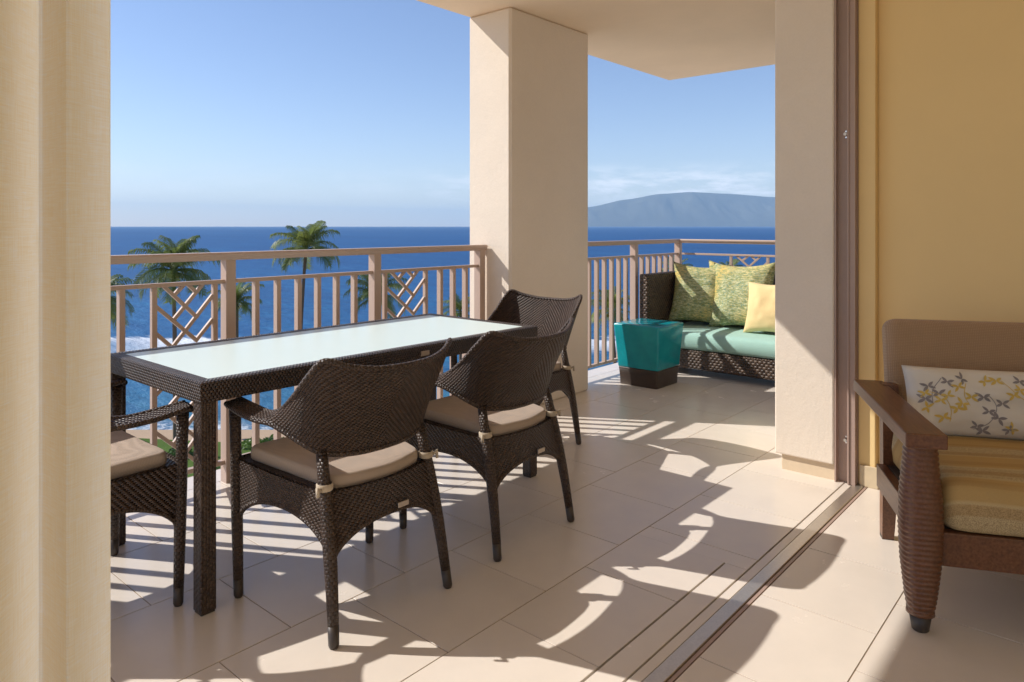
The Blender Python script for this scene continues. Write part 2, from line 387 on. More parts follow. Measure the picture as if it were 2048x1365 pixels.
def ocean_mat():
    m, nt, p = mat('sea_water'); N = NT(nt); pos = N.n('ShaderNodeNewGeometry').outputs['Position']
    dt = N.n('ShaderNodeVectorMath', operation='DOT_PRODUCT'); N.set(dt.inputs[0], pos); dt.inputs[1].default_value = FWD
    d = dt.outputs['Value']; wob = N.m('MULTIPLY', N.m('SUBTRACT', N.noise(pos, .03, 4, .6), .5), 26.0); dw = N.m('ADD', d, wob)
    ramp = N.n('ShaderNodeValToRGB'); N.set(ramp.inputs[0], N.rng(dw, 52, 330, 0, 1)); el = ramp.color_ramp.elements
    el[0].position = 0; el[0].color = C(.16, .26, .24); el[1].position = 1; el[1].color = C(.003, .072, .225)
    for ps, cc in ((.03, (.065, .24, .25)), (.09, (.018, .175, .285)), (.2, (.007, .125, .275)), (.5, (.004, .095, .25))):
        q = el.new(ps); q.color = C(*cc)
    ps2 = N.n('ShaderNodeMapping'); ps2.inputs['Rotation'].default_value = (0, 0, -YAW); ps2.inputs['Scale'].default_value = (.09, .018, .09); N.set(ps2.inputs[0], pos)
    patch = N.noise(ps2.outputs[0], 1.0, 5, .6)
    c = N.mix(N.rng(patch, .35, .65, 0, .7), ramp.outputs[0], C(.003, .055, .18))
    for sc_, am in (((.014, .0030, .01), .55), ((.0022, .0005, .01), .45)):
        pm = N.n('ShaderNodeMapping'); pm.inputs['Rotation'].default_value = (0, 0, -YAW); pm.inputs['Scale'].default_value = sc_; N.set(pm.inputs[0], pos)
        pn_ = N.noise(pm.outputs[0], 1.0, 6, .68)
        c = N.mix(N.rng(pn_, .48, .62, 0, am), c, C(.002, .048, .165)); c = N.mix(N.rng(pn_, .46, .34, 0, am*.5), c, C(.016, .15, .31))
    rp = N.n('ShaderNodeMapping'); rp.inputs['Rotation'].default_value = (0, 0, -YAW); rp.inputs['Scale'].default_value = (.34, .085, .1); N.set(rp.inputs[0], pos)
    rip = N.noise(rp.outputs[0], 1.0, 4, .7); c = N.mix(N.rng(rip, .50, .66, 0, .55), c, C(.002, .045, .15)); c = N.mix(N.rng(rip, .42, .32, 0, .35), c, C(.03, .20, .36))  # ripple reflections painted into the water colour as dark and light dashes
    # surf: a broken line of foam off the beach and a thin wash on the sand
    ps3 = N.n('ShaderNodeMapping'); ps3.inputs['Rotation'].default_value = (0, 0, -YAW); ps3.inputs['Scale'].default_value = (.30, .045, .2); N.set(ps3.inputs[0], pos)
    fn = N.noise(ps3.outputs[0], 1.0, 6, .65); fl = N.noise(pos, .018, 2, .5); ff = N.noise(pos, 1.2, 4, .7)
    band = N.m('SUBTRACT', 1.0, N.m('ABSOLUTE', N.m('DIVIDE', N.m('SUBTRACT', N.m('ADD', d, N.m('MULTIPLY', N.m('SUBTRACT', fn, .5), 18.0)), 95.0), 7.0)))
    foam = N.m('MULTIPLY', N.rng(band, .0, .3, 0, 1), N.rng(fl, .36, .44, 0, 1))
    foam = N.m('MULTIPLY', foam, N.rng(ff, .30, .42, .35, 1))
    wash = N.m('MULTIPLY', N.rng(N.m('ADD', d, N.m('MULTIPLY', N.m('SUBTRACT', fn, .5), 8.0)), 59.0, 56.0, 0, 1), N.rng(ff, .4, .6, 0, .8))
    foam = N.m('MAXIMUM', foam, wash)
    c = N.mix(foam, c, C(.80, .82, .83))
    ps4 = N.n('ShaderNodeMapping'); ps4.inputs['Rotation'].default_value = (0, 0, -YAW); ps4.inputs['Scale'].default_value = (.42, .16, .3); N.set(ps4.inputs[0], pos)
    h = N.m('ADD', N.noise(ps4.outputs[0], 1.0, 5, .62), N.m('MULTIPLY', N.noise(ps2.outputs[0], 1.0, 2), .8))
    nb = N.bump(h, .9, 1.1); N.set(p.inputs['Normal'], nb)
    p.inputs['Specular IOR Level'].default_value = 0.0
    df = N.n('ShaderNodeBsdfDiffuse'); N.set(df.inputs['Color'], c); N.set(df.inputs['Normal'], nb)
    gl = N.n('ShaderNodeBsdfGlossy'); gl.inputs['Color'].default_value = C(.75, .9, 1); gl.inputs['Roughness'].default_value = .28; N.set(gl.inputs['Normal'], nb)
    fr_ = N.n('ShaderNodeFresnel'); fr_.inputs['IOR'].default_value = 1.33; N.set(fr_.inputs['Normal'], nb)
    fac = N.m('MULTIPLY', N.m('MINIMUM', fr_.outputs[0], .20), N.m('SUBTRACT', 1.0, foam))
    ms = N.n('ShaderNodeMixShader'); N.set(ms.inputs[0], fac); nt.links.new(df.outputs[0], ms.inputs[1]); nt.links.new(gl.outputs[0], ms.inputs[2])
    nt.links.new(ms.outputs[0], nt.nodes['Material Output'].inputs[0]); nt.nodes.remove(p); return m
M['ocean'] = ocean_mat()
M['island'] = plain('island_scrub', (.085, .085, .065), .95, .1, .0011, .5)

# ------------------------------------------------------------------ the setting: sea, beach, lawn, island
GZ = -14.0
def rect(name, m, d0, d1, r0, r1, z0, z1, nx=1, ny=1, wob=None):
    b = MB(); P = []
    for i in range(nx + 1):
        row = []
        for j in range(ny + 1):
            d = d0 + (d1-d0)*i/nx; r = r0 + (r1-r0)*j/ny
            if wob: d += wob(d, r)
            q = FWD*d + RGT*r; row.append((q.x, q.y, z0 + (z1-z0)*i/nx))
        P.append(row)
    b.grid(P, None, False); o = b.build(name, m); fixn(o)
    if o.data.polygons[0].normal.z < 0: o.data.flip_normals()
    return tag(o, kind='structure')
bounce_terrace = rect('bounce_paving', plain('pale_bounce_paving', (.62, .53, .42), .8, .3, .5, .12), -60, 40, -400, 400, GZ + .12, GZ + .12)  # unseen pale ground, added to bounce warm light up to the ceiling
lawn = rect('lawn', M['grass'], 39.5, 50.2, -400, 400, GZ + .1, GZ + .1, 1, 120, lambda d, r: (mnoise.noise(Vector((r*.12, 3, 0)))*1.3 if d > 45 else 0))
beach = rect('beach', M['sand'], 40, 74, -400, 400, GZ + .05, GZ - 1.7, 4, 60)
ocean = rect('ocean', M['ocean'], 50, 14200, -17000, 17000, GZ - .75, GZ - .75, 4, 4)

def island():
    b = MB(); D0 = 13000.0; n, k = 150, 26; P = []; K = 1.362
    prof = [(-200, 0), (0, 30), (400, 120), (750, 205), (1139, 292), (1700, 405), (2200, 487), (2630, 515), (3200, 490), (3875, 440), (4600, 300), (5600, 0)]
    prof = [(a*K, c*K) for a, c in prof]
    def hz(r):
        for (a, ha), (c, hc) in zip(prof, prof[1:]):
            if a <= r <= c:
                t = (r-a)/(c-a); t = t*t*(3-2*t)*.5 + t*.5; return ha + (hc-ha)*t
        return 0
    for i in range(n + 1):
        r = (-200 + 5800*i/n)*K; row = []
        for j in range(k + 1):
            t = j/k; d = D0 + 2600*t; H = hz(r)
            z = H*min(1, math.sin(math.pi*min(t*1.02, .5))**.85 if t < .5 else 1-(t-.5)*.8)
            v = Vector((r*.0013, t*1.2, 0))
            gul = abs(mnoise.noise(v*1.0)) + .5*abs(mnoise.noise(v*2.3)) + .3*abs(mnoise.noise(v*5.1))
            z -= H*.38*gul*math.sin(math.pi*min(1, t*1.9))*(1 if t < .5 else .1)
            q = FWD*d + RGT*r; row.append((q.x, q.y, GZ - 4 + max(z, 0)))
        P.append(row)
    b.grid(P, None, True); o = b.build('island', M['island']); fixn(o); tag(o, kind='structure')
island()

# ------------------------------------------------------------------ floors with single tiles
TS, J = 0.4440, 0.0036
X0, Y0 = 1.168, 1.4465                       # a joint of the even rows / a row line
slab = bm_box('lanai_floor', M['grout'], -3.0, 6.22, 1.108, 3.395, -.22, -.0020, 0); tag(slab, kind='structure')
room = bm_box('room_floor', M['grout'], -3.0, 6.0, -4.5, .905, -.22, -.0020, 0); tag(room, kind='structure')
def tile_mesh(w, h):
    key = (round(w, 4), round(h, 4))
    if key not in MB_CACHE:
        m = MB(); m.box(-w/2, w/2, -h/2, h/2, -.010, 0, .0005, 1)
        o = m.build('tile', M['tile']); MB_CACHE[key] = o.data; bpy.data.objects.remove(o)
    return MB_CACHE[key]
rt = random.Random(5)
def lay(parent, xa, xb, ya, yb):
    k0 = math.floor((ya - Y0)/TS) - 1; k1 = math.ceil((yb - Y0)/TS) + 1
    for k in range(k0, k1):
        y0, y1 = max(Y0 + k*TS, ya), min(Y0 + (k+1)*TS, yb)
        if y1 - y0 < .02: continue
        off = X0 if k % 2 else X0 + TS/2
        i0 = math.floor((xa - off)/TS) - 1; i1 = math.ceil((xb - off)/TS) + 1
        for i in range(i0, i1):
            x0, x1 = max(off + i*TS, xa), min(off + (i+1)*TS, xb)
            if x1 - x0 < .02: continue
            z = rt.uniform(-.0003, .0003)
            pieces = [(x0 + J/2, x1 - J/2, y0 + J/2)]
            if parent is slab and y0 < 1.05:                 # the last row is notched round the inner door groove
                pieces = [(a, b, c) for a, b, c in ((x0 + J/2, min(x1 - J/2, 2.4072), 1.0905), (max(x0 + J/2, 2.4072), x1 - J/2, 1.0065)) if b - a > .01]
            for a, b, c in pieces: link('tile', tile_mesh(b-a, y1-J/2-c), parent, ((a+b)/2, (c+y1-J/2)/2, z))
lay(slab, -.75, 6.21, 1.0025, 3.385)
lay(room, .30, 4.4, -.75, .905)
bm_box('floor_screed', M['tile'], -3.0, -.752, 1.108, 3.385, -.012, -.001, 0, slab)
for a in ((-3.0, 6.0, -4.5, -.752), (-3.0, .298, -.75, .905), (4.402, 6.0, -.75, .905)):
    bm_box('floor_screed', M['tile'], a[0], a[1], a[2], a[3], -.012, -.001, 0, room)

# sliding door threshold between balcony and room
tr = thing('door_track', 'brushed metal sliding door track set flush across the floor', 'door track', (1.5, 1.0, 0))
def tp(name, m, x0, x1, y0, y1, z0, z1, bev=.001): return bm_box(name, m, x0-1.5, x1-1.5, y0-1.0, y1-1.0, z0, z1, bev, tr, 1)
tp('channel', M['dark_gap'], -3, 3.49, .9065, 1.1065, -.2, -.0112, 0)
tp('threshold_strip', M['steel'], -3, 3.56, .921, .966, -.011, .0035, .002)
tp('tile_infill', M['tile'], -3, 3.52, .9695, 1.0005, -.011, .000, .001)
tp('tile_infill', M['tile'], -3, 2.406, 1.0065, 1.0835, -.011, .000, .001)
tp('sill_edge', M['jamb'], -3, 3.56, .9075, .9195, -.011, -.001, .001)

# ------------------------------------------------------------------ ceilings, column, walls
cl = bm_box('ceiling', M['ceiling'], -3.2, 6.15, 1.045, 3.345, 2.60, 2.86, .006); tag(cl, kind='structure')
rc = bm_box('room_ceiling', M['white_wall'], -3.2, 6.0, -4.5, 1.043, 2.70, 2.86, 0); tag(rc, kind='structure')
wb = bm_box('wall_back', M['white_wall'], -3.2, 6.0, -4.7, -4.502, -.2, 2.86, 0); tag(wb, kind='structure')
col_ = bm_box('stucco_column', M['stucco'], 3.407, 4.280, 2.975, 3.352, -.003, 2.603, .016, None, 1)
tag(col_, 'thick square cream stucco column standing beside the balcony railing', 'column')
pl = thing('wall_pier', 'cream stucco wall end beside the sliding door frame', 'wall', (3.5, 1.18, 0))
bm_box('stucco_face', M['stucco'], 0, 3.0, 1.044-1.18, 1.323-1.18, .078, 2.603, .008, pl, 2)
bm_box('plinth', M['skirt'], .022, 2.9, 1.046-1.18, 1.296-1.18, -.003, .0775, .003, pl)
iw = thing('interior_wall', 'yellow painted interior wall behind the wooden armchair', 'wall', (3.58, 0, 0))
bm_box('wall_panel', M['yellow_wall'], 0, .2, -4.5, .873, -.003, 2.70, 0, iw)
bm_box('corner_pier', M['yellow_wall'], -.043, .2, .8745, .948, -.003, 2.70, .004, iw)
bm_box('baseboard', M['baseboard'], -.012, -.0005, -4.5, .868, 0, .098, .003, iw)
bm_box('baseboard', M['baseboard'], -.055, -.0435, .8605, .940, 0, .098, .003, iw)
bm_box('baseboard', M['baseboard'], -.0435, -.0125, .8605, .872, 0, .098, .003, iw)
jb = thing('door_jamb', 'tall pinkish brown metal sliding door jamb with small latch pins', 'door frame', (3.5, 1.0, 0))
bm_box('jamb_channel', M['jamb'], .036, .075, -.034, .043, .001, 2.60, .001, jb)
bm_box('jamb_flange', M['jamb'], .004, .0355, .036, .043, .001, 2.60, .001, jb)
bm_box('jamb_stile', M['jamb'], .004, .075, -.048, -.0145, .002, 2.60, .0015, jb)
bm_box('jamb_lip', M['jamb'], -.002, .010, -.022, -.0145, .003, 2.60, .001, jb)
bm_box('jamb_backing', M['jamb'], .030, .0755, -.0515, -.0485, .001, 2.60, 0, jb)
for z in (.20, 1.628):
    m = MB(); m.tube([(.037, .0, z), (.020, .0, z), (.016, .0, z)], [.005, .0045, .0075], 12); k = m.build('latch_pin', M['steel'], jb)
    m = MB(); m.tube([(.0365, .0, z - .014), (.0335, .0, z - .014)], .004, 8); m.tube([(.0365, .0, z + .014), (.0335, .0, z + .014)], .004, 8); m.build('screw', M['chrome'], jb)

# ------------------------------------------------------------------ railings
def lattice(parent, x0, x1, z0, z1, origin):
    """frame and crossing bars of one fretwork panel; built along local x"""
    pn = MB(); t = .012
    pn.box(x0, x0+.022, -.012, .012, z0, z1, .001, 1); pn.box(x1-.022, x1, -.012, .012, z0, z1, .001, 1)
    p = pn.build('lattice_panel', M['rail'], parent)
    xi0, xi1 = x0 + .022, x1 - .022; W = xi1 - xi0; k = W/.24
    base = [((.034, 0), (.171, .13)), ((0, .075), (.171, .225)), ((0, .18), (.07, .245)), ((.137, 0), (.168, .028)),
            ((.11, 0), (.072, .034)), ((.194, 0), (.076, .126)), ((.24, .047), (.060, .245)), ((.24, .146), (.165, .225))]
    bars = []
    H = (z1 - z0)/3
    for q in range(3):
        for a, b in base:
            f = lambda pt: (xi0 + pt[0]*k, (z1 - q*H - min(pt[1]/.245, 1)*H) if q % 2 == 0 else (z1 - (q+1)*H + min(pt[1]/.245, 1)*H))
            bars.append((f(a), f(b)))
    for (ax, az), (bx, bz) in bars:
        L = math.hypot(bx-ax, bz-az); m = MB(); m.box(-L/2 - .004, L/2 + .004, -.008, .008, -.0078, .0078, .0008, 1)
        o = m.build('lattice_bar', M['rail'], p); o.location = ((ax+bx)/2, .0005*(1 if bx > ax else -1), (az+bz)/2); o.rotation_euler = (0, -math.atan2(bz-az, bx-ax), 0)
def rail_bar(name, x0, x1, z0, z1, d0, d1, parent, bev=.002): return bm_box(name, M['rail'], x0, x1, d0, d1, z0, z1, bev, parent, 1)
BAL = MB(); BAL.box(-.0115, .0115, -.017, .017, .104, .932, .001, 1)
bal_o = BAL.build('baluster', M['rail']); bal_me = bal_o.data; bpy.data.objects.remove(bal_o)
def cap(parent, x0, x1):
    # moulded hand rail: stepped section swept along x
    prof = [(-.030, 1.040), (-.034, 1.052), (-.040, 1.058), (-.042, 1.068), (-.036, 1.076), (.036, 1.076), (.042, 1.068), (.040, 1.058), (.034, 1.052), (.030, 1.040)]
    m = MB(); b0 = m.grid([[(x0, y, z) for y, z in prof], [(x1, y, z) for y, z in prof]], None, False, True); n = len(prof)
    m.face([b0 + j for j in range(n)]); m.face([b0 + n + j for j in range(n)][::-1])
    o = m.build('hand_rail', M['rail'], parent); fixn(o)
def railing(label, loc, rz, length, posts, sections, capext=(0, 0)):
    r = thing('balcony_railing', label, 'railing', loc, rz)
    cap(r, -capext[0], length + capext[1])
    for px in posts: rail_bar('post', px-.024, px+.024, -.002, 1.041, -.030, .026, r)
    for a, b, pans in sections:
        rail_bar('mid_rail', a, b, .931, .949, -.016, .016, r); rail_bar('bottom_rail', a, b, .085, .105, -.016, .016, r)
        for (p0, p1) in pans: lattice(r, p0, p1, .1055, .9305, loc)
        xs = []
        free = [(a, b)] if not pans else ([(a, pans[0][0])] if pans[0][1] > b - .05 else [(pans[0][1], b)])
        for fa, fb in free:
            n = max(1, round((fb-fa)/.1095)) - 1
            for i in range(1, n + 1): xs.append(fa + (fb-fa)*i/(n+1))
        for x in xs: link('baluster', bal_me, r, (x, 0, 0))
    return r
# main run: posts at world X = -.935, -.075, .785, 1.645, 2.505, 3.369
railing('taupe metal balcony railing with fretwork panels behind the dining table', (-.935, 3.20, 0), 0, 4.304, [0, .86, 1.72, 2.58, 3.44, 4.292],
        [(.024, .836, []), (.884, 1.696, []), (1.744, 2.556, [(2.231, 2.525)]), (2.604, 3.416, []), (3.464, 4.268, [(3.500, 3.832)])], (0, .022))
railing('taupe metal balcony railing seen between the column and the corner', (4.30, 3.20, 0), 0, 1.78, [.06, .972, 1.76],
        [(.084, .948, []), (.996, 1.736, [])], (0, .03))
railing('taupe metal side railing with fretwork panel behind the wicker sofa', (6.06, 3.166, 0), R(-90), 2.0, [.95, 1.9],
        [(.012, .926, [(.476, .830)]), (.974, 1.876, [])], (-.006, 0))

# ------------------------------------------------------------------ dining table
TX0, TX1, TY0, TY1, TZ = 1.014, 2.655, 2.145, 2.905, .72
tb = thing('dining_table', 'long woven brown dining table with pale frosted glass top', 'table', ((TX0+TX1)/2, (TY0+TY1)/2, 0))
hx, hy = (TX1-TX0)/2, (TY1-TY0)/2
def rim_side(a, b, inner_w=.047, drop=.066):
    """one woven side of the table rim: outer face, rounded shoulder and sloped top"""
    a = Vector(a); b = Vector(b); d = (b-a).normalized(); nrm = Vector((d.y, -d.x, 0))    # outward
    sec = [(0, TZ-drop), (0, TZ-.010), (-.003, TZ-.003), (-.010, TZ), (-inner_w, TZ-.002), (-inner_w, TZ-.016), (-inner_w, TZ-drop), (0, TZ-drop)]
    L = (b-a).length; P = []; UV = []
    acc = [0]
    for q in range(1, len(sec)): acc.append(acc[-1] + math.hypot(sec[q][0]-sec[q-1][0], sec[q][1]-sec[q-1][1]))
    for t in range(2):
        row = []; ur = []
        for q, (o, z) in enumerate(sec):
            base = a if t == 0 else b; mit = -o if t == 0 else o          # mitred ends
            p = base + nrm*o + d*mit; row.append((p.x, p.y, z)); ur.append((0 - o if t == 0 else L + o, acc[q]))
        P.append(row); UV.append(ur)
    m = MB(); m.grid(P, UV, False); o = m.build('rim', M['weave_table'], tb); fixn(o)
cs = [(-hx, -hy), (hx, -hy), (hx, hy), (-hx, hy)]
for i in range(4): rim_side(cs[i] + (0,), cs[(i+1) % 4] + (0,))
bm_box('glass_top', M['glass'], -hx+.0475, hx-.0475, -hy+.0475, hy-.0475, TZ-.012, TZ-.003, .001, tb, 1)
bm_box('under_panel', M['foot'], -hx+.049, hx-.049, -hy+.049, hy-.049, TZ-.050, TZ-.0125, 0, tb)
for sx in (-1, 1):
    for sy in (-1, 1):
        x, y = sx*(hx-.0265), sy*(hy-.0265)
        m = MB(); w = .0255; P = []; UV = []
        ring = [(x-w, y-w), (x+w, y-w), (x+w, y+w), (x-w, y+w)]
        for z in (.006, TZ-.0665): P.append([(a, b, z) for a, b in ring]); UV.append([(z, j*.051) for j in range(5)])
        b0 = m.grid(P, UV, False, True); m.face([b0, b0+1, b0+2, b0+3]); 
        lg = m.build('leg', M['weave_leg'], tb); fixn(lg)
        bv = lg.modifiers.new('bevel', 'BEVEL'); bv.width = .004; bv.segments = 2
        bm_box('foot_cap', M['foot'], x-.022, x+.022, y-.022, y+.022, 0, .0065, .001, lg)
bm_box('label_plate', M['plate'], .075, .120, -hy-.0035, -hy+.001, TZ-.044, TZ-.024, .001, tb, 1)

# ------------------------------------------------------------------ dining chairs
def leg_front(z, s): t = z/.62; return Vector((s*(.262 + .006*t), .232 + .012*t, z))
def leg_rear(z, s): t = z/.50; return Vector((s*(.224 - .029*t), -.236 + .100*t - .02*math.sin(math.pi*min(t, 1))*.5, z))
def make_chair(label):
    t = thing('dining_chair', label, 'chair', (0, 0, 0), 0, 'woven armchairs around the dining table')
    # continuous shell: back, wings and arms
    S = [((0, -.292, .778), (0, -.176, .509)), ((.10, -.284, .781), (.08, -.170, .510)), ((.185, -.258, .796), (.15, -.152, .516)),
         ((.246, -.222, .816), (.196, -.130, .528)), ((.262, -.172, .772), (.226, -.100, .548)), ((.263, -.095, .700), (.252, -.048, .577)),
         ((.254, -.012, .645), (.274, .010, .602)), ((.243, .070, .620), (.290, .075, .606)), ((.240, .165, .622), (.292, .165, .611)), ((.243, .262, .632), (.288, .262, .625))]
    U = crom([a for a, b in S], 7); Lw = crom([b for a, b in S], 7); nV = 12
    full = []
    n = len(U)
    for i in list(range(n-1, 0, -1)) + list(range(n)):
        s = -1 if len(full) < n-1 else 1
        full.append((i, s))
    dist = [0.0]
    for i in range(1, n):
        dist.append(dist[-1] + ((U[i]+Lw[i])*.5 - (U[i-1]+Lw[i-1])*.5).length)
    def pt(i, v):
        a, b = Lw[i], U[i]; q = a.lerp(b, v); back = max(0, 1 - i/(n*.45))
        q = q + Vector((0, .016*math.sin(math.pi*v)*back + .010*math.sin(2*math.pi*v)*back, 0)) ; return q
    th = .013
    def normal(i, v):
        i0, i1 = max(i-1, 0), min(i+1, n-1); tu = pt(i1, v) - pt(i0, v)
        if i == 0: tu = Vector((1, 0, 0))
        tv = pt(i, min(v+.02, 1)) - pt(i, max(v-.02, 0)); return tu.cross(tv).normalized()
    m = MB()
    for side in (1, -1):
        P = []; UV = []
        for i, s in full:
            row = []; ur = []; hgt = (U[i]-Lw[i]).length
            for k in range(nV + 1):
                v = k/nV; q = pt(i, v) + normal(i, v)*side*th*.5*(1 if 0 < k < nV else .6)
                row.append((q.x*s, q.y, q.z)); ur.append((s*dist[i], (v-.5)*hgt + .5))
            P.append(row); UV.append(ur)
        m.grid(P, UV, True)
    sh = m.build('woven_shell', M['weave'], t); fixn(sh)
    m = MB()
    up_pts = [(U[i].x*s, U[i].y, U[i].z) for i, s in full]; lo_pts = [(Lw[i].x*s, Lw[i].y, Lw[i].z) for i, s in full]
    m.tube(up_pts, .0095, 8); m.tube(lo_pts, .0095, 8)
    for s in (-1, 1): m.tube([(S[-1][0][0]*s, .262, .626), (S[-1][1][0]*s, .262, .618)], .0105, 8)
    m.build('shell_rim', M['weave_leg'], t)
    # legs
    for s in (-1, 1):
        m = MB(); zs = [.615, .5, .38, .25, .12, .058]; m.tube([leg_front(z, s) for z in zs], [.019, .0175, .0185, .0180, .0165, .0155], 12)
        lg = m.build('front_leg', M['weave_leg'], t)
        m = MB(); m.tube([leg_front(.060, s), leg_front(.008, s), leg_front(0, s)], [.0158, .0150, .0115], 12); m.build('foot', M['foot'], lg)
        m = MB(); zs = [.53, .46, .38, .30, .22, .14, .058]; m.tube([leg_rear(z, s) for z in zs], [.017, .018, .020, .0205, .0195, .0175, .0160], 12)
        lg = m.build('rear_leg', M['weave_leg'], t)
        m = MB(); m.tube([leg_rear(.060, s), leg_rear(.008, s), leg_rear(0, s)], [.0163, .0155, .012], 12); m.build('foot', M['foot'], lg)
    # arched apron panels between the legs
    def apron(A, B, zm, zl, name, bow, chev, ta, tb_):
        m = MB(); nu, nv = 26, 7
        for side in (1, -1):
            P = []; UV = []
            for i in range(nu + 1):
                s = i/nu; zb = zl + (zm-zl)*max(0, 1-abs(2*s-1)**2.2)**.62; row = []; ur = []
                for k in range(nv + 1):
                    z = zb + (ta + (tb_-ta)*s - zb)*k/nv; a, b = A(z), B(z); q = a.lerp(b, s); nn = (b-a).cross(Vector((0, 0, 1))).normalized()
                    q = q + nn*(bow*math.sin(math.pi*s) + side*.006); row.append(tuple(q)); ur.append(((s-.5)*(b-a).length, z))
                P.append(row); UV.append(ur)
            m.grid(P, UV, True)
        o = m.build(name, M['weave' if chev else 'weave_side'], t); fixn(o)
        m = MB(); pts = []
        for i in range(nu + 1):
            s = i/nu; zb = zl + (zm-zl)*max(0, 1-abs(2*s-1)**2.2)**.62; a, b = A(zb), B(zb); q = a.lerp(b, s) + (b-a).cross(Vector((0, 0, 1))).normalized()*bow*math.sin(math.pi*s); pts.append(tuple(q))
        m.tube(pts, .0085, 8); m.build('apron_edge', M['weave_leg'], o)
        return o
    apron(lambda z: leg_rear(z, -1), lambda z: leg_rear(z, 1), .318, .215, 'back_apron', .036, True, .416, .416)
    apron(lambda z: leg_front(z, 1), lambda z: leg_front(z, -1), .335, .25, 'front_apron', .012, True, .450, .450)
    apron(lambda z: leg_front(z, -1), lambda z: leg_rear(z, -1), .345, .235, 'side_apron', .008, False, .450, .416)
    apron(lambda z: leg_rear(z, 1), lambda z: leg_front(z, 1), .345, .235, 'side_apron', .008, False, .416, .450)
    m = MB(); P = []; UV = []
    for i in range(9):
        f = i/8*2 - 1; P.append([(f*.266, .236, .4475), (f*.204, -.156 - .030*(1-f*f), .4135)]); UV.append([(f*.25, .2), (f*.2, -.2)])
    m.grid(P, UV, False); m.build('seat', M['weave_side'], t)
    # cushion
    out = [(-.243, .215), (.243, .215), (.174, -.155), (-.174, -.155)]
    cu_ = t_cushion(t, out, -.0275, .018, .014, M['cushion'], 'seat_cushion', crown=.005, bow=.034)
    cu_.location = (0, 0, .4515); cu_.rotation_euler = (R(5.3), 0, 0)
    for s in (-1, 1):
        m = MB(); c = leg_rear(.432, s); ring = 20
        P = []
        for zz, rr in ((-.0105, .0215), (-.008, .0245), (.008, .0250), (.0105, .0215)):
            P.append([(c.x + math.cos(2*math.pi*j/ring)*rr, c.y + math.sin(2*math.pi*j/ring)*rr, c.z + zz) for j in range(ring)])
        m.grid(P, None, True, True); st = m.build('strap', M['strap'], t)
        m = MB(); m.tube([(c.x + s*.022, c.y-.012, c.z-.004), (c.x + s*.034, c.y-.016, c.z + .006), (c.x + s*.036, c.y-.018, c.z-.018)], [.006, .007, .005], 8); m.build('strap_knot', M['strap'], st)
    a, b = leg_rear(.335, -1), leg_rear(.335, 1); q = a.lerp(b, .60)
    bm_box('label_plate', M['plate'], q.x-.021, q.x+.021, q.y-.0505, q.y-.0455, .322, .338, .001, t, 1)
    return t
def t_cushion(parent, outline, z0, z1, r, m_, name, crown=.01, bow=0.0):
    """soft slab: rounded plan corners, rolled edges, slight crown"""
    P4 = [Vector((x, y, 0)) for x, y in outline]; c = sum(P4, Vector())/len(P4); pts = []
    rc_ = min((P4[i]-P4[i-1]).length for i in range(4))*.09
    for i in range(4):
        p, a, b = P4[i], P4[i-1], P4[(i+1) % 4]; da, db = (a-p).normalized(), (b-p).normalized()
        s_, e_ = p + da*rc_, p + db*rc_
        for k in range(7):
            t = k/6; pts.append(s_*(1-t)**2 + p*2*t*(1-t) + e_*t*t)
        for k in range(1, 8): pts.append(e_.lerp(b + (p-b).normalized()*rc_, k/8))
    if bow:
        for p in pts:
            if p.y < -.1: p.y -= bow*max(0, 1 - (p.x/.175)**2)
    H = z1 - z0; rings = []
    prof = []
    for k in range(7):
        a = -math.pi/2 + math.pi*k/6; prof.append((r*(math.cos(a)-1), z0 + H/2 + (H/2-r)*(1 if k > 3 else -1 if k < 3 else 0) + r*math.sin(a)))
    rings.append((-.97, z0)); 
    P = []; UV = []
    def ring(inset, z, w=0.0):
        row = []
        for p in pts:
            d = (p-c); L = d.length; q = c + d*((L+inset)/L); row.append((q.x, q.y, z + w*(mnoise.noise(Vector((q.x*9, q.y*9, z*5)))*.003)))
        return row
    for s_ in (.0, .5): 
        row = [tuple(c.lerp(p + (c-p).normalized()*r, s_ if s_ else .02) + Vector((0, 0, z0))) for p in pts]; P.append(row)
    for ins, z in prof: P.append(ring(ins, z, 1))
    for s_ in (.85, .65, .4, .02):
        row = []
        for p in pts:
            q = c.lerp(p + (c-p).normalized()*r, s_); row.append((q.x, q.y, z1 + crown*(1-s_*s_) + mnoise.noise(Vector((q.x*8, q.y*8, 3)))*.003))
        P.append(row)
    m = MB()
    nn = len(pts); UVs = []; acc = 0
    for ri, row in enumerate(P):
        if ri: acc += (Vector(row[0]) - Vector(P[ri-1][0])).length
        UVs.append([(j*.03, acc) for j in range(nn + 1)])
    b0 = m.grid(P, UVs, True, True); m.face([b0 + j for j in range(nn)][::-1], None, True); m.face([b0 + (len(P)-1)*nn + j for j in range(nn)], None, True)
    o = m.build(name, m_, parent); fixn(o); return o
ch = make_chair('woven brown armchair nearest the camera, at the long side of the table'); ch.location = (1.415, 1.942, 0); ch.rotation_euler = (0, 0, R(0))
def chair_at(label, loc, rz):
    c = copy_tree(ch); c.location = loc; c.rotation_euler = (0, 0, rz); c['label'] = label; return c
chair_at('woven brown armchair in the middle, second along the near side of the table', (2.108, 1.945, 0), R(.4))
chair_at('woven brown armchair at the far end of the table in front of the column', (2.945, 2.500, 0), R(90 + 2))
chair_at('woven brown armchair half hidden by the curtain at the near table end', (.770, 2.532, 0), R(-90))

